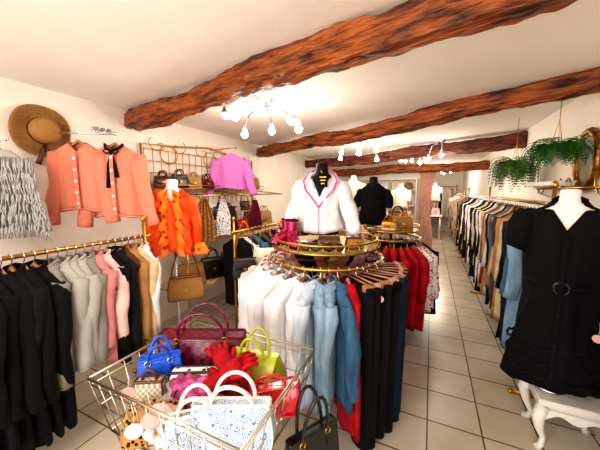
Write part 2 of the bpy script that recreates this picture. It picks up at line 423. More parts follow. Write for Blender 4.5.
specs=[('grey_knit_cardigan',grey,.70,.6),('grey_knit_cardigan',lgrey,.64,.55),('grey_knit_cardigan',lgrey,.68,.55),('grey_knit_cardigan',lgrey,.66,.55),('grey_knit_cardigan',grey,.66,.55),('pink_blouse',pinkf,.80,.5),('rose_blouse',rose,.72,.5),('black_blouse',blk,.85,.55),('black_blouse',blk2,.8,.55),('brown_dress',brown,.85,.0),('tan_jacket',tan,.75,.55),('beige_jacket',beige,.8,.55),('white_shirt',white,.62,.55)]
y=.84
for j,(nm,m,L,sl) in enumerate(specs):
    gobj(nm,(-2.05,y,1.24),radians(R.uniform(-9,9)),m=m,L=L,W=.2,D=.034 if 'grey' not in nm else .042,sleeve=sl,hanger=hang_p if j%2 else hang_w,seed=40+j,n=24,collar=m if sl else None,rip=.014,slr=.062 if 'grey' in nm else .055); y+=.049

# right rack
rail_rack('clothing_rack',.79,2.55,7.6,1.50,(2.57,5.0,7.57),feet=.14,hook=False)
pal=[('denim_dress',den1),('denim_dress',den2),('navy_coat',navy),('black_coat',blk),('beige_coat',beige),('camel_coat',camel),('tan_coat',tan),('brown_coat',brown),('beige_coat',beige),('denim_jacket',den2),('tan_coat',tan),('black_coat',blk2),('cream_coat',cream),('camel_coat',camel),('teal_coat',teal),('rust_coat',rust),('beige_coat',beige),('white_shirt',white),('black_coat',blk)]
y=2.62; i=0
while y<7.5:
    nm,m=pal[i] if i<len(pal) else pal[R.choice([4,6,7,11,12,16,17,3,18,3,18])]
    gobj(nm,(.78,y,1.50),radians(R.uniform(-6,6)),m=m,L=R.uniform(.9,1.2) if i>3 else 1.18,W=.19,D=.055,sleeve=.58,hanger=hang_w,seed=80+i,n=22 if y<4.5 else 14,collar=m,flare=1.04,rip=.018,spread=.03,slr=.062); y+=.085 if y<4.5 else .1; i+=1

# round racks
def round_rack(name,c,r,z,tr,tz):
    mb=MB()
    circ=lambda rr,zz,k=40:[(rr*cos(2*pi*i/k),rr*sin(2*pi*i/k),zz) for i in range(k)]
    mb.tube(circ(r,z),.012,gold,8,True)
    mb.tube(circ(tr,tz),.009,gold,6,True); mb.tube(circ(tr,tz+.055),.007,gold,6,True); mb.tube(circ(tr*.55,tz),.005,gold,6,True)
    for i in range(30):
        a=2*pi*i/30; mb.tube([(tr*cos(a),tr*sin(a),tz),(tr*cos(a)*1.03,tr*sin(a)*1.03,tz+.028),(tr*cos(a),tr*sin(a),tz+.055)],.0035,gold,5)
    for i in range(18):
        a=pi*i/18; mb.tube([(tr*cos(a),tr*sin(a),tz),(0,0,tz),(-tr*cos(a),-tr*sin(a),tz)],.003,gold,4)
    mb.lathe([(tr*.99,tz+.003),(tr*.99,tz+.007)],mat('tray_glass','#c9b483',.2,.3,'plain'),n=40)
    for i in range(4):
        a=pi/4+pi/2*i
        mb.tube([(0,0,z-.05),(r*.5*cos(a),r*.5*sin(a),z-.02),(r*cos(a),r*sin(a),z)],.007,gold,6)
        mb.tube([(0,0,.2),(r*.5*cos(a),r*.5*sin(a),.05),(r*.8*cos(a),r*.8*sin(a),.015)],.012,gold,6)
    mb.tube([(0,0,.1),(0,0,tz)],.018,gold,10)
    return mb.build(name,(c[0],c[1],0))
C1=(-.71,1.97); RZ=1.115
round_rack('round_clothing_rack',C1,.42,RZ,.38,1.20)
def colour1(a):
    a=((a+180)%360)-180
    if a<-160 or a>165: return ('pink_blouse',rose,.7)
    if a<-148: return ('rose_blouse',rose,.72)
    if a<-132: return ('pearl_blouse',pearl,.72)
    if a<-114: return ('white_blouse',white,.70)
    if a<-102: return ('pearl_shirt',pearl,.76)
    if a<-86: return ('white_shirt',white,.78)
    if a<-74: return ('bleached_denim_jacket',den0,.76)
    if a<-66: return ('light_denim_jacket',den1,.78)
    if a<-58: return ('denim_jacket',den2,.8)
    if a<-44: return ('red_dress',red,.94)
    if a<-16: return ('black_trousers',blk,1.0)
    if a<32: return ('dark_jeans',den3,.98)
    return [('black_blouse',blk,.8),('navy_blouse',navy,.8),('beige_blouse',beige,.8),('pink_blouse',pinkf,.75)][int(a)%4]
K=48
for i in range(K):
    a=-178+360*i/K+R.uniform(-1.5,1.5); nm,m,L=colour1(a); ar=radians(a)
    tr=('trousers' in nm or 'jeans' in nm)
    gobj(nm,(C1[0]+.42*cos(ar),C1[1]+.42*sin(ar),RZ),ar+radians(R.uniform(-7,7))+(0 if i%2 else pi),m=m,L=L*R.uniform(.93,1.07),W=.2,D=.034,sleeve=0 if 'dress' in nm else .55,hanger=hang_p if i%2 else hang_w,seed=200+i,n=28,collar=m if 'red' not in nm else None,trouser=tr,rip=.018,cuff=m)
C2=(-.40,3.35)
round_rack('round_clothing_rack',C2,.32,1.07,.30,1.16)
for i in range(28):
    a=-180+360*i/28; ar=radians(a)
    nm,m,L=('burgundy_dress',burgf,.85) if a<-95 else ('red_dress',red,.92) if a<-30 else ('printed_dress',printr,.75) if a<0 else ('black_dress',blk,.85)
    gobj(nm,(C2[0]+.32*cos(ar),C2[1]+.32*sin(ar),1.07),ar+(0 if i%2 else pi),m=m,L=L,W=.18,D=.036,sleeve=.45 if i%2 else 0,hanger=hang_w,seed=300+i,n=20,rip=.014)

# ---------- bust with white blouse on centre rack
def deco_blouse(mb):
    for sg in(-1,1):
        mb.tube([(0,.05,Z0+.03),(sg*.06,.03,Z0+.025),(sg*.1,-.05,Z0-.01),(sg*.13,-.105,Z0-.07),(sg*.105,-.135,Z0-.14),(sg*.03,-.145,Z0-.23),(0,-.148,Z0-.27)],.0065,pipe,6)
        mb.rows([[Vector((0,.05,Z0+.028)),Vector((sg*.055,.03,Z0+.025)),Vector((sg*.085,-.04,Z0-.03)),Vector((sg*.05,-.11,Z0-.12)),Vector((0,-.142,Z0-.2))],
                 [Vector((0,.07,Z0-.01)),Vector((sg*.11,.04,Z0-.01)),Vector((sg*.14,-.09,Z0-.06)),Vector((sg*.11,-.136,Z0-.15)),Vector((0,-.148,Z0-.27))]],white,False)
    mb.box((.03,-.15,Z0-.07),(.07,.004,.10),blk)
    mb.tube([(.0,-.06,Z0+.01),(.01,-.1,Z0),(.03,-.148,Z0-.025)],.0015,gold,4)
    for k in range(3): mb.box((.03,-.1535,Z0-.045-.024*k),(.05-.01*k,.002,.008),yel)
    mb.tube([(.0,-.15,Z0-.27),(.002,-.15,Z0-.38),(0,-.14,Z0-.47)],.003,pipe,5)
gobj('white_blouse_bust',(C1[0]-.03,C1[1]+.0,1.80),radians(12),m=white,W=.195,L=.54,D=.12,waist=.80,flare=.98,sleeve=.40,spread=.24,rip=.016,seed=5,n=52,vn=.2,bustm=mblack,pole=-.635,bottom=-.50,slr=.068,cuff=white,flat=1,deco=deco_blouse,sc=.93)
def boot(name,loc,rz,m,h=.2):
    mb=MB()
    rows=[]
    for z,cx,w,d in ((0,0.03,.036,.095),(.02,.03,.04,.1),(.05,.022,.038,.085),(.08,.0,.036,.055),(.11,-.015,.036,.042),(h,-.02,.045,.05)):
        rows.append([Vector((w*cos(t),-cx+d*sin(t)*1.0,z)) for t in [2*pi*j/16 for j in range(16)]])
    mb.rows(rows,m,True,True,False); mb.tube(rows[-1],.005,blk,5,True)
    mb.box((0,.055,.01),(.05,.04,.03),blk); mb.tube([Vector((p.x*1.03,p.y*1.03,.006)) for p in rows[1]],.006,blk,5,True)
    return mb.build(name,loc,rz)
boot('pink_sequin_boot',(-.97,1.83,1.21),radians(-35),seqp,.18); boot('pink_sequin_boot',(-.88,1.76,1.21),radians(40),seqp,.18)
def glasses(loc,rz):
    mb=MB()
    for sg in(-1,1):
        mb.tube([(sg*.035+.028*cos(a),0,.025+.024*sin(a)) for a in [2*pi*i/14 for i in range(14)]],.004,blk,5,True)
        mb.poly([(sg*.035+.026*cos(a),0,.025+.022*sin(a)) for a in [2*pi*i/14 for i in range(14)]],leatherb)
        mb.tube([(sg*.063,0,.03),(sg*.065,.06,.028),(sg*.06,.12,.012)],.003,blk,5)
    mb.tube([(-.008,0,.03),(0,-.002,.034),(.008,0,.03)],.003,blk,5)
    return mb.build('sunglasses',loc,rz)
glasses((-.70,1.66,1.21),radians(8)); glasses((-.55,1.70,1.21),radians(25))
bag('beige_clutch',(-.62,1.80,1.21),.3,.16,.07,.06,beige,leatherbr,'none',flap=True)
bag('leopard_pouch',(-.46,1.86,1.21),.5,.12,.07,.06,leop,leatherbr,'none')
bag('silver_pouch',(-.78,1.70,1.21),-.1,.12,.05,.05,mat('silver_fabric','#9c9a98',.3,.8,'sequin','#5c5a58'),chrome,'none')
gobj('black_top_bust',(C2[0]-.22,C2[1]+.02,1.76),radians(8),m=blk,W=.17,L=.54,D=.11,waist=.8,sleeve=.2,spread=.25,rip=.008,seed=6,n=28,vn=.03,bustm=mblack,pole=-.595,bottom=-.5,slr=.055,flat=1)
bag('gold_handbag',(C2[0]+.14,C2[1]-.1,1.17),.2,.2,.14,.08,straw,gold,'one',hh=.06); bag('tan_handbag',(C2[0]+.05,C2[1]+.15,1.17),0,.24,.18,.1,camel,leatherbr,'two',hh=.08)
bag('cream_handbag',(C2[0]+.0,C2[1]-.18,1.17),-.1,.16,.10,.08,cream,gold,'strap',hh=.08,flap=True)

# ================= LEFT WALL =================
def hat():
    mb=MB(); n=36
    prof=[(.19,.0),(.186,.004),(.14,.002),(.098,.006),(.095,.03),(.092,.075),(.08,.1),(.05,.11),(.01,.112)]
    rows=[[Vector((r*cos(2*pi*j/n),r*sin(2*pi*j/n),z+(.018*sin(3*2*pi*j/n+1)*(r/.19)**3 if r>.1 else 0))) for j in range(n)] for r,z in prof]
    mb.rows(rows,straw,True,False,True); mb.tube(rows[0],.005,straw,5,True)
    mb.lathe([(.0985,.006),(.0975,.034)],leatherbr,n=36,c0=False,c1=False)
    for r in [x*.01 for x in range(11,19,1)]: mb.tube([(r*cos(2*pi*j/n),r*sin(2*pi*j/n),.006+.018*sin(3*2*pi*j/n+1)*(r/.19)**3) for j in range(n)],.0022,straw,4,True)
    for k in(-1,1): mb.tube([(.1,.0,.02),(.15,.02*k,.02),(.2,.03*k,.015),(.25,.05*k,.01)],[.006,.014,.016,.02],leatherbr,6)
    o=mb.build('straw_hat',(XL+.03,1.17,2.05)); o.rotation_euler=(0,radians(90),0); return o
hat()
mb=MB(); mb.box((0,0,0),(.02,.16,.05),chrome)
for k in(-1,0,1): mb.tube([(.01,k*.05,0),(.05,k*.05,-.01),(.07,k*.05,.02)],.006,chrome,6)
mb.build('coat_hook_rail',(XL+.01,1.62,2.14))
def deco_ruff(mb):
    rr=random.Random(3)
    for layer in range(7):
        for k in range(34):
            x=-.17+.34*k/33+rr.uniform(-.006,.006); z=Z0-.05-.068*layer
            y=-.068-.01*rr.random()
            mb.tube([(x,y+.012,z),(x+rr.uniform(-.008,.008),y-.010,z-.05),(x+rr.uniform(-.012,.012),y-.004,z-.11)],[.005,.006,.003],fringe,4)
    for sg in(-1,1):
        for k in range(50):
            z=Z0-.12-.40*k/49; x=sg*(.15+.05*k/49)
            mb.tube([(x,-.06,z),(x+rr.uniform(-.03,.03),-.080,z-.04),(x+rr.uniform(-.03,.03),-.07,z-.09)],[.005,.006,.003],fringe,4)
gobj('grey_fringed_cardigan',(XL+.22,.85,1.93),radians(56),m=fringe,W=.165,L=.58,D=.055,sleeve=.46,spread=.10,rip=.014,seed=9,n=32,hanger=hang_w,deco=deco_ruff,slr=.055)
mb=MB(); mb.tube([(-.2,0,0),(.12,0,0),(.13,0,0)],.007,chrome,6); mb.ell((.13,0,0),(.012,.012,.012),chrome); mb.box((-.2,0,0),(.02,.05,.08),chrome); mb.build('garment_hook_arm',(XL+.21,.85,1.915))
def deco_bow(mb):
    for sg in(-1,1):
        mb.tube([(0,-.075,Z0-.06),(sg*.03,-.08,Z0-.045),(sg*.055,-.08,Z0-.06),(sg*.03,-.08,Z0-.08),(0,-.078,Z0-.065)],.007,lace,6)
        mb.tube([(0,-.075,Z0-.06),(sg*.02,-.085,Z0-.16),(sg*.035,-.085,Z0-.3+sg*.04)],[.007,.012,.016],lace,6,False,.5)
        mb.tube([(sg*.065,-.02,Z0-.0),(sg*.05,-.05,Z0-.03),(0,-.075,Z0-.06)],.010,lace,6)
gobj('peach_cardigan',(-2.47,1.28,2.04),radians(38),m=peach,W=.18,L=.60,D=.055,sleeve=.54,spread=.10,rip=.014,seed=11,n=36,hanger=hang_w,placket=mwhite,slr=.06,cuff=peach,hemband=peach,vn=.08,nw=.07)
gobj('peach_cardigan',(-2.28,1.44,2.03),radians(34),m=peach,W=.20,L=.64,D=.06,sleeve=.56,spread=.13,rip=.014,seed=12,n=36,hanger=hang_w,placket=mwhite,slr=.062,cuff=peach,hemband=peach,deco=deco_bow,vn=.05,nw=.07)
mb=MB()
mb.tube([(0,0,0),(.55,.0,0)],.008,chrome,6); mb.ell((.55,0,0),(.014,.014,.014),chrome); mb.box((0,0,0),(.02,.06,.1),chrome)
o=mb.build('garment_hook_arm',(XL+.01,1.16,2.04)); o.rotation_euler=(0,0,radians(30))

# gold wall grid with shelves
mb=MB(); x=XL+.04
for k in range(20):
    yy=2.0+.1*k; mb.tube([(x,yy,1.05),(x,yy,2.05)],.004,gold,5)
for k in range(9):
    zz=1.06+.122*k; mb.tube([(x+.005,2.0,zz),(x+.005,3.9,zz)],.004,gold,5)
mb.tube([(x,1.97,.02),(x,1.97,2.08),(x,2.4,2.1),(x,2.95,2.16),(x,3.5,2.1),(x,3.93,2.08),(x,3.93,.02)],.012,gold,7)
for yy in(2.3,2.95,3.6): 
    mb.tube([(x+.01,yy+.12*cos(a),2.0+.1*sin(a)) for a in [2*pi*i/20 for i in range(20)]],.006,gold,5,True)
    for sg in(-1,1): mb.tube([(x+.01,yy+sg*(.12+.011*k*cos(k*.55)),2.09+.007*k*sin(k*.55)) for k in range(1,14)],.005,gold,5)
for zz in (1.62,1.05,.55):
    dp=.24 if zz>1.5 else .55
    for k in range(int(dp/.04)+1): mb.tube([(x+.04*k,2.0,zz),(x+.04*k,3.9,zz)],.004,gold,5)
    for yy in (2.0,2.6,3.3,3.9): mb.tube([(x,yy,zz),(x+dp,yy,zz)],.006,gold,5)
    mb.tube([(x+dp,2.0,zz+.04),(x+dp,3.9,zz+.04)],.005,gold,5)
for yy in(2.0,2.95,3.9): mb.tube([(x+.54,yy,1.1),(x+.54,yy,.02)],.010,gold,7)
mb.build('gold_wire_shelving')
SX=XL+.17
bl=[(2.10,leatherbr,.17,.12),(2.32,leatherb,.18,.15),(2.53,camel,.17,.13),(2.74,burgf,.17,.12),(3.22,leatherb,.18,.15),(3.45,leatherbr,.22,.18),(3.74,camel,.22,.16)]
for k,(yy,m,w,h) in enumerate(bl): bag({leatherb:'black_handbag',camel:'camel_handbag',burgf:'burgundy_handbag'}.get(m,'brown_handbag'),(SX,yy,1.625),radians(65+8*sin(k*3)),w,h,.1,m,None,'two',hh=.07,flap=k%2==0,seed=k)
for k,(yy,m) in enumerate([(2.15,leatherb),(2.35,straw),(2.58,leatherbr),(2.8,printb),(3.05,leatherb),(3.3,rose),(3.55,leatherbr)]):
    bag('hanging_handbag',(XL+.15,yy,1.30),radians(70),.17,.13,.07,m,None,'strap',hh=.14,flap=True,seed=140+k)
gobj('lilac_sweater',(-2.38,2.98,2.14),radians(34),m=lilac,W=.20,L=.52,D=.06,sleeve=.46,spread=.28,rip=.014,seed=21,n=32,hanger=hang_w,slr=.062,cuff=lilac,hemband=lilac)
mb=MB(); mb.tube([(0,0,0),(.42,0,0)],.007,gold,6); mb.ell((.42,0,0),(.012,.012,.012),gold); mb.build('grid_arm_hook',(XL+.04,2.98,2.14))
def deco_orange(mb):
    # cascading front flounces and flounced cuffs
    for k in range(2):
        for sg in(-1,1):
            A=[];B=[];C=[]
            for i in range(30):
                u=i/29; z=Z0-.02-.56*u; xx=sg*(.015+.06*k+.02*u)
                A.append(Vector((xx,-.120-.012*k,z))); 
                B.append(Vector((xx+sg*(.03),-.150-.012*sin(i*.9+k),z-.01)))
                C.append(Vector((xx+sg*(.065+.012*sin(i*.9)),-.138-.022*sin(i*.9+k+1),z-.025)))
            mb.rows([A,B,C],orange if k else orangep,False)
    for sg in(-1,1):
        cx_=sg*(.15+.06); rows=[]
        for i in range(5):
            u=i/4; rows.append([Vector((cx_+(.045+.04*u)*cos(t)*(1+.12*u*sin(6*t)),-.03+(.045+.04*u)*sin(t)*(1+.12*u*sin(6*t)),Z0-.50-.10*u)) for t in [2*pi*j/30 for j in range(30)]])
        mb.rows(rows,orangep,True)
gobj('orange_ruffled_blouse_bust',(-2.10,1.80,1.70),radians(40),m=orange,W=.18,L=.62,D=.115,waist=.85,flare=1.08,sleeve=.47,spread=.10,rip=.018,seed=23,n=44,vn=.12,bustm=mwhite,pole=-1.695,bottom=-.56,slr=.058,flat=1,deco=deco_orange)
def scarf(name,loc,rz,w,h,m,seed):
    mb=MB(); A=[]
    for k in range(16):
        u=k/15; ww=w*(.35+.65*min(1,u*2.2))
        A.append([Vector((ww*(i/20-.5),.018*sin(i*1.5+seed+u*2),-h*u-.02*abs(i/20-.5)*sin(seed+i))) for i in range(21)])
    mb.rows(A,m,False); mb.tube([(-.02,.02,.01),(0,.03,.02),(.02,.02,.01)],.006,gold,5); mb.tube([Vector((p.x,p.y,p.z)) for p in A[-1]],.004,m,5)
    return mb.build(name,loc,rz)
scarf('leopard_scarf',(-2.14,2.22,1.52),radians(50),.2,.45,leop,1); scarf('printed_scarf',(-2.12,2.50,1.50),radians(50),.16,.4,printb,2); scarf('burgundy_scarf',(-2.13,3.15,1.48),radians(48),.16,.4,burgf,3)
mb=MB(); mb.tube([(-2.13,2.0,1.55),(-2.13,3.9,1.55)],.008,gold,6)
for yy in(2.0,2.95,3.9): mb.tube([(-2.13,yy,1.55),(XL+.04,yy,1.6)],.008,gold,6)
mb.build('scarf_rail')
sb=[('black_backpack',leatherb,2.25,.26,.24,'two'),('printed_handbag',printb,2.52,.2,.18,'one'),('black_backpack',leatherb,2.80,.3,.34,'strap'),('red_handbag',redl,3.12,.2,.14,'strap'),('brown_handbag',leatherbr,3.40,.26,.24,'two'),('camel_handbag',camel,3.72,.24,.22,'two')]
for k,(nm,m,yy,w,h,hd) in enumerate(sb): bag(nm,(-2.36,yy,1.056),radians(60),w,h,.13,m,None,hd,flap=k%2==1,seed=30+k,hh=.1)
for k,(nm,m,yy) in enumerate([('straw_basket_bag',straw,2.2),('black_handbag',leatherb,2.55),('leopard_handbag',leop,2.9),('burgundy_handbag',burgf,3.25),('brown_handbag',leatherbr,3.6)]):
    bag(nm,(-2.36,yy,.556),radians(60),.3,.24,.14,m,None,'two',seed=50+k,flap=k%2==0)
bag('straw_basket_bag',(-1.99,1.80,.62),radians(50),.31,.20,.13,straw,leatherbr,'strap',hh=.3,seed=61)
rail_rack('clothing_rack',-1.88,2.35,4.3,1.16,(2.37,4.28),feet=.18,hook=False)
lst=[('black_dress',blk),('printed_scarf_top',printb),('black_top',blk2),('denim_skirt',den2),('black_dress',blk),('olive_jacket',olive),('denim_jacket',den3),('burgundy_dress',burgf),('black_dress',blk)]
y=2.44;i=0
while y<4.2:
    nm,m=lst[i%len(lst)]; gobj(nm,(-1.88,y,1.16),radians(R.uniform(-10,10)),m=m,L=R.uniform(.7,.9),W=.19,D=.04,sleeve=.5 if i%2 else 0,hanger=hang_w,seed=120+i,n=16); y+=.08;i+=1
bag('black_chain_handbag',(-1.66,2.25,.72),radians(40),.24,.2,.08,leatherb,None,'chain',hh=.40,flap=True)
bag('white_chain_handbag',(-1.52,2.42,.86),radians(35),.2,.14,.07,cream,None,'chain',hh=.28,flap=True)
bag('red_strap_handbag',(-1.50,2.75,.92),radians(30),.2,.15,.08,redl,None,'strap',hh=.2,flap=True)

# ================= FOREGROUND BASKET =================
bx0,bx1,by0,by1=-1.10,-.42,.53,1.05; bz1=.92; bz0=.70
mb=MB(); cx,cy=(bx0+bx1)/2,(by0+by1)/2; hw,hd=(bx1-bx0)/2,(by1-by0)/2
def rect(sc,z): return [(-hw*sc,-hd*sc,z),(hw*sc,-hd*sc,z),(hw*sc,hd*sc,z),(-hw*sc,hd*sc,z)]
def seg(a,b,r): mb.tube([a,[(a[i]+b[i])/2 for i in range(3)],b],r,wire,6)
for z,r in((bz1,.005),(bz1-.025,.003),(bz1-.11,.0026),(bz0,.004)):
    sc=1-.14*(bz1-z)/(bz1-bz0); q=rect(sc,z)
    for i in range(4): seg(q[i],q[(i+1)%4],r)
top=rect(1,bz1); bot=rect(.86,bz0)
for e in range(4):
    nn=11 if e%2==0 else 8
    for i in range(nn+1):
        u=i/nn; a=[top[e][k]*(1-u)+top[(e+1)%4][k]*u for k in range(3)]; b_=[bot[e][k]*(1-u)+bot[(e+1)%4][k]*u for k in range(3)]
        seg(a,b_,.0024)
for i in range(1,13):
    u=i/13; seg([bot[0][k]*(1-u)+bot[1][k]*u for k in range(3)],[bot[3][k]*(1-u)+bot[2][k]*u for k in range(3)],.0026)
for i in range(1,9):
    u=i/9; seg([bot[0][k]*(1-u)+bot[3][k]*u for k in range(3)],[bot[1][k]*(1-u)+bot[2][k]*u for k in range(3)],.0026)
for sy in(-1,1):
    seg((-hw*.86,sy*hd*.8,bz0),(hw*.75,sy*hd*.8,.01),.008); seg((hw*.86,sy*hd*.78,bz0),(-hw*.75,sy*hd*.78,.01),.008)
for sx in(-1,1): seg((sx*hw*.75,-hd*.8,.01),(sx*hw*.75,hd*.8,.01),.008)
mb.build('wire_basket_stand',(cx,cy,0))
bz=bz0+.008
bag('burgundy_woven_tote',(-.94,.94,bz+.03),radians(28),.34,.20,.18,burg,burgf,'two',hh=.13,taper=-.15,clasp=False,hm=burg,slouch=.014)
bag('cobalt_handbag',(-1.00,.75,bz+.04),radians(45),.17,.16,.09,blueb,None,'two',hh=.08,taper=.1,metal=chrome)
bag('lime_handbag',(-.65,.94,bz+.04),radians(10),.25,.15,.12,lime,None,'two',hh=.11,taper=.2,flap=True)
bag('red_patent_handbag',(-.52,.85,bz+.05),radians(25),.22,.12,.12,redl,None,'one',hh=.03,taper=.1,clasp=False,slouch=.018)
bag('paisley_tote',(-.56,.68,bz),radians(22),.24,.21,.08,pais,tagw,'two',hh=.08,taper=-.05,clasp=False,slouch=.012,hm=tagw)
bag('bandana_tote',(-.67,.62,bz),radians(35),.18,.18,.06,stripe,tagw,'two',hh=.07,taper=-.05,clasp=False,slouch=.012,hm=tagw)
bag('straw_mini_bag',(-.96,.67,bz),radians(30),.12,.16,.08,straww,leatherbr,'one',hh=.05)
bag('leopard_handbag',(-.86,.62,bz),radians(35),.22,.11,.09,leop,None,'strap',hh=.04,flap=True)
bag('printed_pouch',(-.82,.80,bz+.03),radians(25),.26,.14,.09,printb,leatherb,'none',clasp=False,taper=.05,slouch=.008)
bag('black_leather_tote',(-.355,.87,.46),radians(60),.2,.26,.07,leatherb,None,'two',hh=.17,taper=-.05)
def crumple(name,loc,s,m,seed):
    mb=MB(); rows=[]; n=40
    for i in range(1,22):
        ph=-pi/2+pi*i/22; row=[]
        for j in range(n):
            t=2*pi*j/n; d=Vector((cos(ph)*cos(t),cos(ph)*sin(t),sin(ph)))
            q=1+.6*noise.noise(d*2.2+Vector((seed,0,0)))+.45*abs(noise.noise(d*5+Vector((0,seed,0))))
            row.append(Vector((d.x*s[0]*q,d.y*s[1]*q,max(-s[2]*.7,d.z*s[2]*q))))
        rows.append(row)
    mb.rows(rows,m,True,True,True)
    for k in range(4):
        a=k*1.7+seed; mb.tube([(s[0]*.6*cos(a),s[1]*.6*sin(a),s[2]*.5),(s[0]*1.0*cos(a),s[1]*1.0*sin(a),s[2]*.7),(s[0]*1.3*cos(a+.2),s[1]*1.3*sin(a+.2),.01)],[.012,.016,.008],m,6)
    return mb.build(name,loc)
# red gloves : palm + five fingers each
def glove(name,loc,rz,ry):
    mb=MB()
    mb.tube([(-.09,0,0),(-.05,0,0),(-.02,0,.002),(.02,0,.006),(.05,0,.006)],[.034,.030,.027,.036,.033],red,10,False,1,True,.05)
    for k,(yo,ln) in enumerate(((-.030,.062),(-.010,.074),(.010,.078),(.029,.066))):
        mb.tube([(.045,yo,.004),(.045+ln*.5,yo*1.2,.010),(.045+ln*.85,yo*1.35,.0),(.045+ln,yo*1.4,-.008)],[.0105,.0105,.0095,.006],red,8)
    mb.tube([(.0,-.028,.0),(.025,-.052,.006),(.055,-.066,.0),(.066,-.068,-.004)],[.012,.012,.0105,.006],red,8)
    return mb.build(name,loc,rz,0,ry)
glove('red_glove',(-.73,.83,.905),radians(150),radians(-12)); glove('red_glove',(-.67,.79,.90),radians(60),radians(-18))
crumple('red_scarf',(-.71,.82,.83),(.09,.06,.05),red,1.0); crumple('mauve_quilted_pouch',(-.77,.72,.83),(.10,.05,.05),mauve,4.0); crumple('grey_scarf',(-.9,.74,.79),(.09,.06,.05),lgrey,8.0); crumple('pink_scarf',(-.80,.60,.79),(.09,.05,.05),rose,3.0)
crumple('burgundy_scarf',(-.62,.78,.80),(.08,.06,.05),burgf,2.0)
tag('price_tag',(-.78,.535,.865),rz=radians(45)); tag('price_tag',(-.85,.525,.81),rz=radians(45),m=tagw); tag('price_tag',(-.92,.56,.90),rz=radians(45),r=.022)
tag('price_tag',(-.24,1.62,.97),rz=radians(15),r=.022)

# ================= RIGHT SIDE =================
def deco_dress(mb):
    w=.2*.80; mb.tube([(w*1.04*cos(a),.142*sin(a),Z0-.50) for a in [2*pi*i/28 for i in range(28)]],.016,blk,8,True)
    mb.tube([(.035*cos(a),-.165,Z0-.50+.035*sin(a)) for a in [2*pi*i/16 for i in range(16)]],.008,leatherb,6,True)
    for k in range(3):
        zz=Z0-.9-.09*k; mb.tube([(.2*1.18*cos(a),-.0+.16*sin(a)*(1+.02*sin(a*22)),zz+.008*sin(a*18)) for a in [2*pi*i/90 for i in range(90)]],.007,lace,5,True)
gobj('black_dress_mannequin',(.75,2.20,1.61),radians(-16),m=blk,W=.205,L=1.22,D=.125,waist=.80,flare=1.18,sleeve=.24,spread=.36,rip=.02,seed=31,n=56,vn=.17,nw=.10,bustm=mwhite,pole=-1.255,bottom=-.6,slr=.078,flat=1,placket=blk2,collar=blk,deco=deco_dress)
tag('price_tag',(.86,1.98,.80),rz=radians(-20),r=.024)
mb=MB(); bw,bd,bh=.38,.32,.34
mb.box((0,0,bh-.02),(bw,bd,.04),paintw); mb.box((0,0,bh-.065),(bw-.04,bd-.04,.06),paintw)
for sy in(-1,1):
    A=[];B=[]
    for i in range(21):
        u=i/20*2-1; A.append(Vector((u*(bw/2-.02),sy*(bd/2-.01),bh-.06))); B.append(Vector((u*(bw/2-.02),sy*(bd/2-.01),bh-.10-.02*cos(u*pi*2)-.015*abs(u))))
    mb.rows([A,B],paintw,False)
for sx in(-1,1):
    for sy in(-1,1):
        mb.tube([(sx*(bw/2-.03),sy*(bd/2-.03),bh-.05),(sx*(bw/2-.005),sy*(bd/2-.01),bh-.12),(sx*(bw/2-.02),sy*(bd/2-.025),bh-.2),(sx*(bw/2-.05),sy*(bd/2-.045),.07),(sx*(bw/2-.04),sy*(bd/2-.035),.02),(sx*(bw/2-.015),sy*(bd/2-.015),.012)],[.036,.034,.024,.016,.018,.02],paintw,8)
mb.build('white_cabriole_bench',(.85,2.19,0))
gobj('camel_coat',(.90,1.66,1.36),radians(60),m=camel,W=.14,L=.75,D=.045,sleeve=.5,hanger=hang_w,seed=71,n=24,collar=leatherbr,cuff=leatherbr,fwd=-.02,slr=.05)
gobj('black_lace_dress',(.94,1.80,1.36),radians(75),m=lace,W=.13,L=1.2,D=.045,sleeve=0,hanger=hang_w,seed=72,n=24)
mb=MB(); mb.tube([(0,1.45,0),(0,1.92,0)],.012,gold,8)
for yy in(1.47,1.90): mb.tube([(.14,yy,0),(0,yy,0)],.008,gold,6); mb.lathe([(.03,0),(.03,.01)],gold,c=(.14,yy,-.005),n=12)
mb.build('gold_garment_rail',(.92,0,1.36))
mb=MB()
mb.tube([(0,2.3,0),(0,2.9,.0),(0,3.5,0)],.012,gold,8)
for yy in(2.35,2.9,3.45):
    mb.tube([(.1,yy,.0),(-.02,yy,0)],.007,gold,6)
    mb.tube([(0,yy+.012*k*cos(k*.6),.04+.012*k*sin(k*.6)) for k in range(1,12)],.006,gold,5)
mb.build('gold_garment_rail',(.96,0,1.62))
mb=MB(); n=40
gilt=mat('gilt_ornate','#a8742a',.35,.9,'sequin','#6c4412',.35)
for r,h_,w_ in((.026,.21,.16),(.012,.185,.135)): mb.tube([(0,w_*cos(2*pi*i/n)*(1+.02*sin(12*2*pi*i/n)),h_*sin(2*pi*i/n)*(1+.02*sin(12*2*pi*i/n))) for i in range(n)],r,gilt,8,True)
for i in range(0,n,5): mb.ell((-.015,.16*cos(2*pi*i/n),.21*sin(2*pi*i/n)),(.012,.022,.022),gilt,8)
mb.poly([(-.002,.155*cos(2*pi*i/n),.2*sin(2*pi*i/n)) for i in range(n)][::-1],mat('painting_canvas','#8a7a60',.5,0,'fabric','#4c5a50',.8))
mb.build('oval_gilt_picture',(XR-.03,2.87,1.83))
leaf=mat('fern_leaf','#35701f',.55,0,'fabric','#163d10'); leafb=mat('ivy_leaf','#56802c',.5,0,'fabric','#23491b'); pot=mat('terracotta_pot','#b9b2a4',.7,0,'plaster','#8f8676')
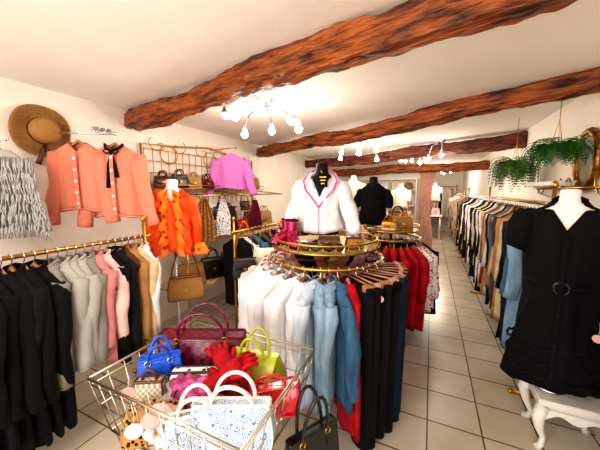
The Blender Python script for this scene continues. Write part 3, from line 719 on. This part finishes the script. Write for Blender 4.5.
def fern(name,loc,s,m,seed,nf=60,down=1.0,lw=.03,Lr=(.3,.55)):
    mb=MB(); rr=random.Random(seed)
    mb.lathe([(.05*s,-.14*s),(.085*s,-.06*s),(.10*s,0),(.11*s,.01*s),(.09*s,.012*s)],pot,n=18)
    for k in range(nf):
        a=rr.uniform(0,2*pi); Ln=rr.uniform(*Lr)*s; el=rr.uniform(.5,1.5); pts=[]
        x=.03*cos(a);y_=.03*sin(a);z=.01; ang=el
        for i in range(14):
            pts.append(Vector((x,y_,z))); st=Ln/13
            x+=cos(a)*cos(ang)*st; y_+=sin(a)*cos(ang)*st; z+=sin(ang)*st; ang=max(ang-.26*down,-1.5)
        mb.tube(pts,.002,m,3,caps=False)
        for i in range(1,14):
            t=(pts[i]-pts[i-1]).normalized(); sd=Vector((-sin(a),cos(a),0))
            l=lw*s*sin(pi*(i+1)/15)*1.6
            for sg in(-1,1):
                p=pts[i]; mb.poly([p,p+sd*sg*l*.5+t*.014*s,p+sd*sg*l+t*.006-Vector((0,0,.012*s)),p+sd*sg*l*.5-t*.010*s],m)
    for k in range(3):
        a=2*pi*k/3+.4; mb.tube([(.10*s*cos(a),.10*s*sin(a),0),(0,0,.24),(0,0,CH-loc[2])],.0025,gold,4)
    return mb.build(name,loc)
fern('hanging_fern',(.83,2.75,1.88),.48,leaf,1,100,.8,.055)
fern('trailing_ivy_plant',(.82,3.85,1.86),.50,leafb,2,80,1.35,.085,(.4,.95))
mb=MB(); addslab(mb,-.2,.0,-.35,.35,-.02,.02,paintw)
for yy in(-.3,.3): mb.tube([(0,yy,-.12),(-.06,yy,-.1),(-.14,yy,-.02)],.01,paintw,6)
mb.build('floating_shelf',(XR,3.30,1.66))

# ================= BACK AREA =================
def curtain(name,loc,w,h,m,seed,rz=0):
    mb=MB(); A=[]
    for k in range(14):
        z=-h*k/13; pinch=1-.25*sin(pi*min(1,k/13*1.3))
        A.append([Vector((w*(i/40)*pinch,.03*sin(i*1.25)*(1-.2*sin(k)),z)) for i in range(41)])
    mb.rows(A,m,False); mb.tube([(-.05,0,.01),(w+.05,0,.01)],.01,gold,6)
    for i in range(0,41,5): mb.tube([(w*i/40,.018*cos(a),.01+.018*sin(a)) for a in [2*pi*q/8 for q in range(8)]],.003,gold,4,True)
    return mb.build(name,loc,rz)
pcur=mat('curtain_pink','#e0b4a2',.8,0,'fabric','#cf9c8a'); curtain('pink_curtain',(-.28,7.9,2.05),.36,2.0,pcur,1)
mb=MB()
addslab(mb,-1.9,-.35,6.2,6.9,.86,.9,mat('table_wood','#8a5a34',.4,0,'beam','#5e3a20'))
for xx in(-1.85,-.4):
    for yy in(6.25,6.85): mb.tube([(xx,yy,.86),(xx,yy,.45),(xx,yy,0)],[.03,.022,.03],paintw,8)
mb.build('display_table')
for k,(nm,m,xx) in enumerate([('camel_handbag',camel,-.5),('cream_handbag',cream,-.8),('brown_handbag',leatherbr,-1.1),('black_handbag',leatherb,-1.4),('beige_handbag',beige,-1.7)]):
    bag(nm,(xx,6.45,.905),.1*k,.27,.24,.14,m,None,'two',seed=70+k,flap=k%2==0)
gobj('cream_top_bust',(-.62,6.7,1.75),0,m=cream,W=.17,L=.54,D=.11,waist=.8,sleeve=.25,spread=.25,seed=67,n=24,vn=.05,bustm=mwhite,pole=-.845,bottom=-.5,flat=1)
mb=MB()
for xx in(-2.5,-1.4,-.35): addslab(mb,xx-.015,xx+.015,7.65,7.98,0,1.9,paintw)
for zz in(.3,.75,1.2,1.6,1.88): addslab(mb,-2.5,-.35,7.65,7.98,zz,zz+.025,paintw)
mb.build('white_shelf_unit')
cols=[camel,cream,leatherbr,leatherb,straw,beige,pinkf,redl,white,tan]
q=0
for zz in(.775,1.225,1.625):
    for xx in(-2.3,-2.0,-1.65,-1.15,-.85,-.55):
        q+=1; h=.16+.05*((q*7)%3)/2
        bag('shelf_handbag',(xx,7.82,zz+.002),0,.22,h,.13,cols[(q*3)%10],None,'two',hh=.05,seed=q)
C3=(-1.3,5.1)
round_rack('round_clothing_rack',C3,.32,1.15,.28,1.25)
for i in range(22):
    a=-180+360*i/22; ar=radians(a); m=[white,rose,beige,blk,printr,camel][i%6]
    gobj('hanging_blouse',(C3[0]+.32*cos(ar),C3[1]+.32*sin(ar),1.15),ar,m=m,L=.8,W=.18,D=.036,sleeve=.45,hanger=hang_w,seed=400+i,n=14)
gobj('beige_top_bust',(C3[0],C3[1],1.87),0,m=beige,W=.19,L=.56,D=.115,waist=.8,sleeve=.3,spread=.3,seed=66,n=24,vn=.05,bustm=mwhite,pole=-.61,bottom=-.5,flat=1)
mb=MB()
mb.tube([(-.9,12.1,1.75),(.9,12.1,1.75)],.013,gold,8)
for xx in(-.85,.85): mb.tube([(xx,12.1,1.85),(xx,12.1,.0)],.013,gold,8); mb.tube([(xx,11.9,.015),(xx,12.3,.015)],.012,gold,6)
mb.build('clothing_rack')
for i in range(16):
    gobj('white_dress' if i%3 else 'rose_dress',(-.8+i*.105,12.1,1.75),radians(90+R.uniform(-25,25)),m=[white,cream,rose,printr,beige,blk][i%6],L=1.2,W=.19,D=.045,sleeve=.4 if i%2 else 0,hanger=hang_w,seed=500+i,n=14,flare=1.2)
mb=MB(); addslab(mb,-.7,.35,10.1,10.6,.75,.79,paintw)
for xx in(-.65,.3):
    for yy in(10.15,10.55): mb.tube([(xx,yy,.75),(xx,yy,0)],.025,paintw,8)
mb.build('display_table')
for k,xx in enumerate((-.5,-.2,.15)): bag('white_handbag',(xx,10.35,.795),.2,.26,.22,.12,[cream,white,rose][k],None,'two',seed=90+k)
gobj('rose_dress_mannequin',(.1,10.35,1.85),0,m=rose,W=.18,L=.6,D=.11,sleeve=.2,spread=.3,seed=91,n=24,bustm=mwhite,pole=-1.05,bottom=-.58,flat=1)
rail_rack('clothing_rack',.79,8.3,11.2,1.50,(8.35,11.15),feet=.14,hook=False)
y=8.4;i=0
while y<11.1:
    nm,m=[('cream_coat',cream),('camel_coat',camel),('black_coat',blk),('rose_dress',rose),('beige_coat',beige)][i%5]
    gobj(nm,(.78,y,1.50),radians(R.uniform(-6,6)),m=m,L=R.uniform(.9,1.2),W=.19,D=.055,sleeve=.55,hanger=hang_w,seed=600+i,n=12); y+=.13;i+=1

# ================= LIGHT FIXTURES =================
bulb=mat('bulb_glow','#fff4e2',emit=22)
def add_light(name,loc,e,r=.05,parent=None,col=(1,.91,.80)):
    l=bpy.data.lights.new(name,'POINT'); l.energy=e; l.shadow_soft_size=r; l.color=col
    o=bpy.data.objects.new(name,l); S.collection.objects.link(o); o.location=loc
    if parent: o.parent=parent
    return o
def spots(loc,n,rad,e,seed,zl=2.38):
    mb=MB(); rr=random.Random(seed)
    mb.lathe([(.07,-.001),(.07,-.02),(.02,-.035)],chrome,n=20); mb.tube([(0,0,-.02),(0,0,-.07)],.008,chrome,6)
    for i in range(n):
        a=2*pi*i/n+seed*.4; rd=rad*rr.uniform(.75,1.2); z=-.11-.13*rr.random()
        p=Vector((rd*cos(a),rd*sin(a),z))
        mb.tube([(0,0,-.07),(rd*.35*cos(a),rd*.35*sin(a),-.05),(rd*.75*cos(a),rd*.75*sin(a),-.08),(p.x,p.y,z+.03)],.006,chrome,6)
        mb.lathe([(.014,.04),(.026,.022),(.038,-.02),(.041,-.027)],chrome,c=p,n=14,c1=False)
        mb.ell(p+Vector((0,0,-.035)),(.033,.033,.033),bulb,12)
    o=mb.build('spotlight_cluster',(loc[0],loc[1],zl))
    add_light('bulb_light',(0,0,-.36),e,.25,o)
    return o
spots((-1.32,2.15),8,.34,34,1); spots((-1.1,4.6),6,.3,38,2); spots((-.4,6.2),5,.24,32,4)
spots((-.9,-.5),6,.26,42,5); spots((.2,9.6),5,.3,60,6); spots((.1,5.0),4,.2,18,8)
l=bpy.data.lights.new('storefront_daylight','AREA'); l.shape='RECTANGLE'; l.size=3.2; l.size_y=1.7; l.energy=100; l.color=(1,.97,.94)
o=bpy.data.objects.new('storefront_daylight',l); S.collection.objects.link(o); o.location=(-.85,YF-.35,1.3); o.rotation_euler=(radians(90),0,0)

w=bpy.data.worlds.new('World'); S.world=w; w.use_nodes=True
w.node_tree.nodes['Background'].inputs[0].default_value=(.85,.92,1,1); w.node_tree.nodes['Background'].inputs[1].default_value=1.1
S.view_settings.view_transform='Standard'; S.view_settings.exposure=0.0
try: S.view_settings.look='Medium High Contrast'
except Exception as e: print('look',e)

cam=bpy.data.cameras.new('camera'); co=bpy.data.objects.new('camera',cam); S.collection.objects.link(co)
cam.sensor_width=36; cam.lens=280/600*36; cam.clip_start=.02
co.location=(0,0,1.6); co.rotation_euler=(radians(90-7),0,radians(25)); S.camera=co
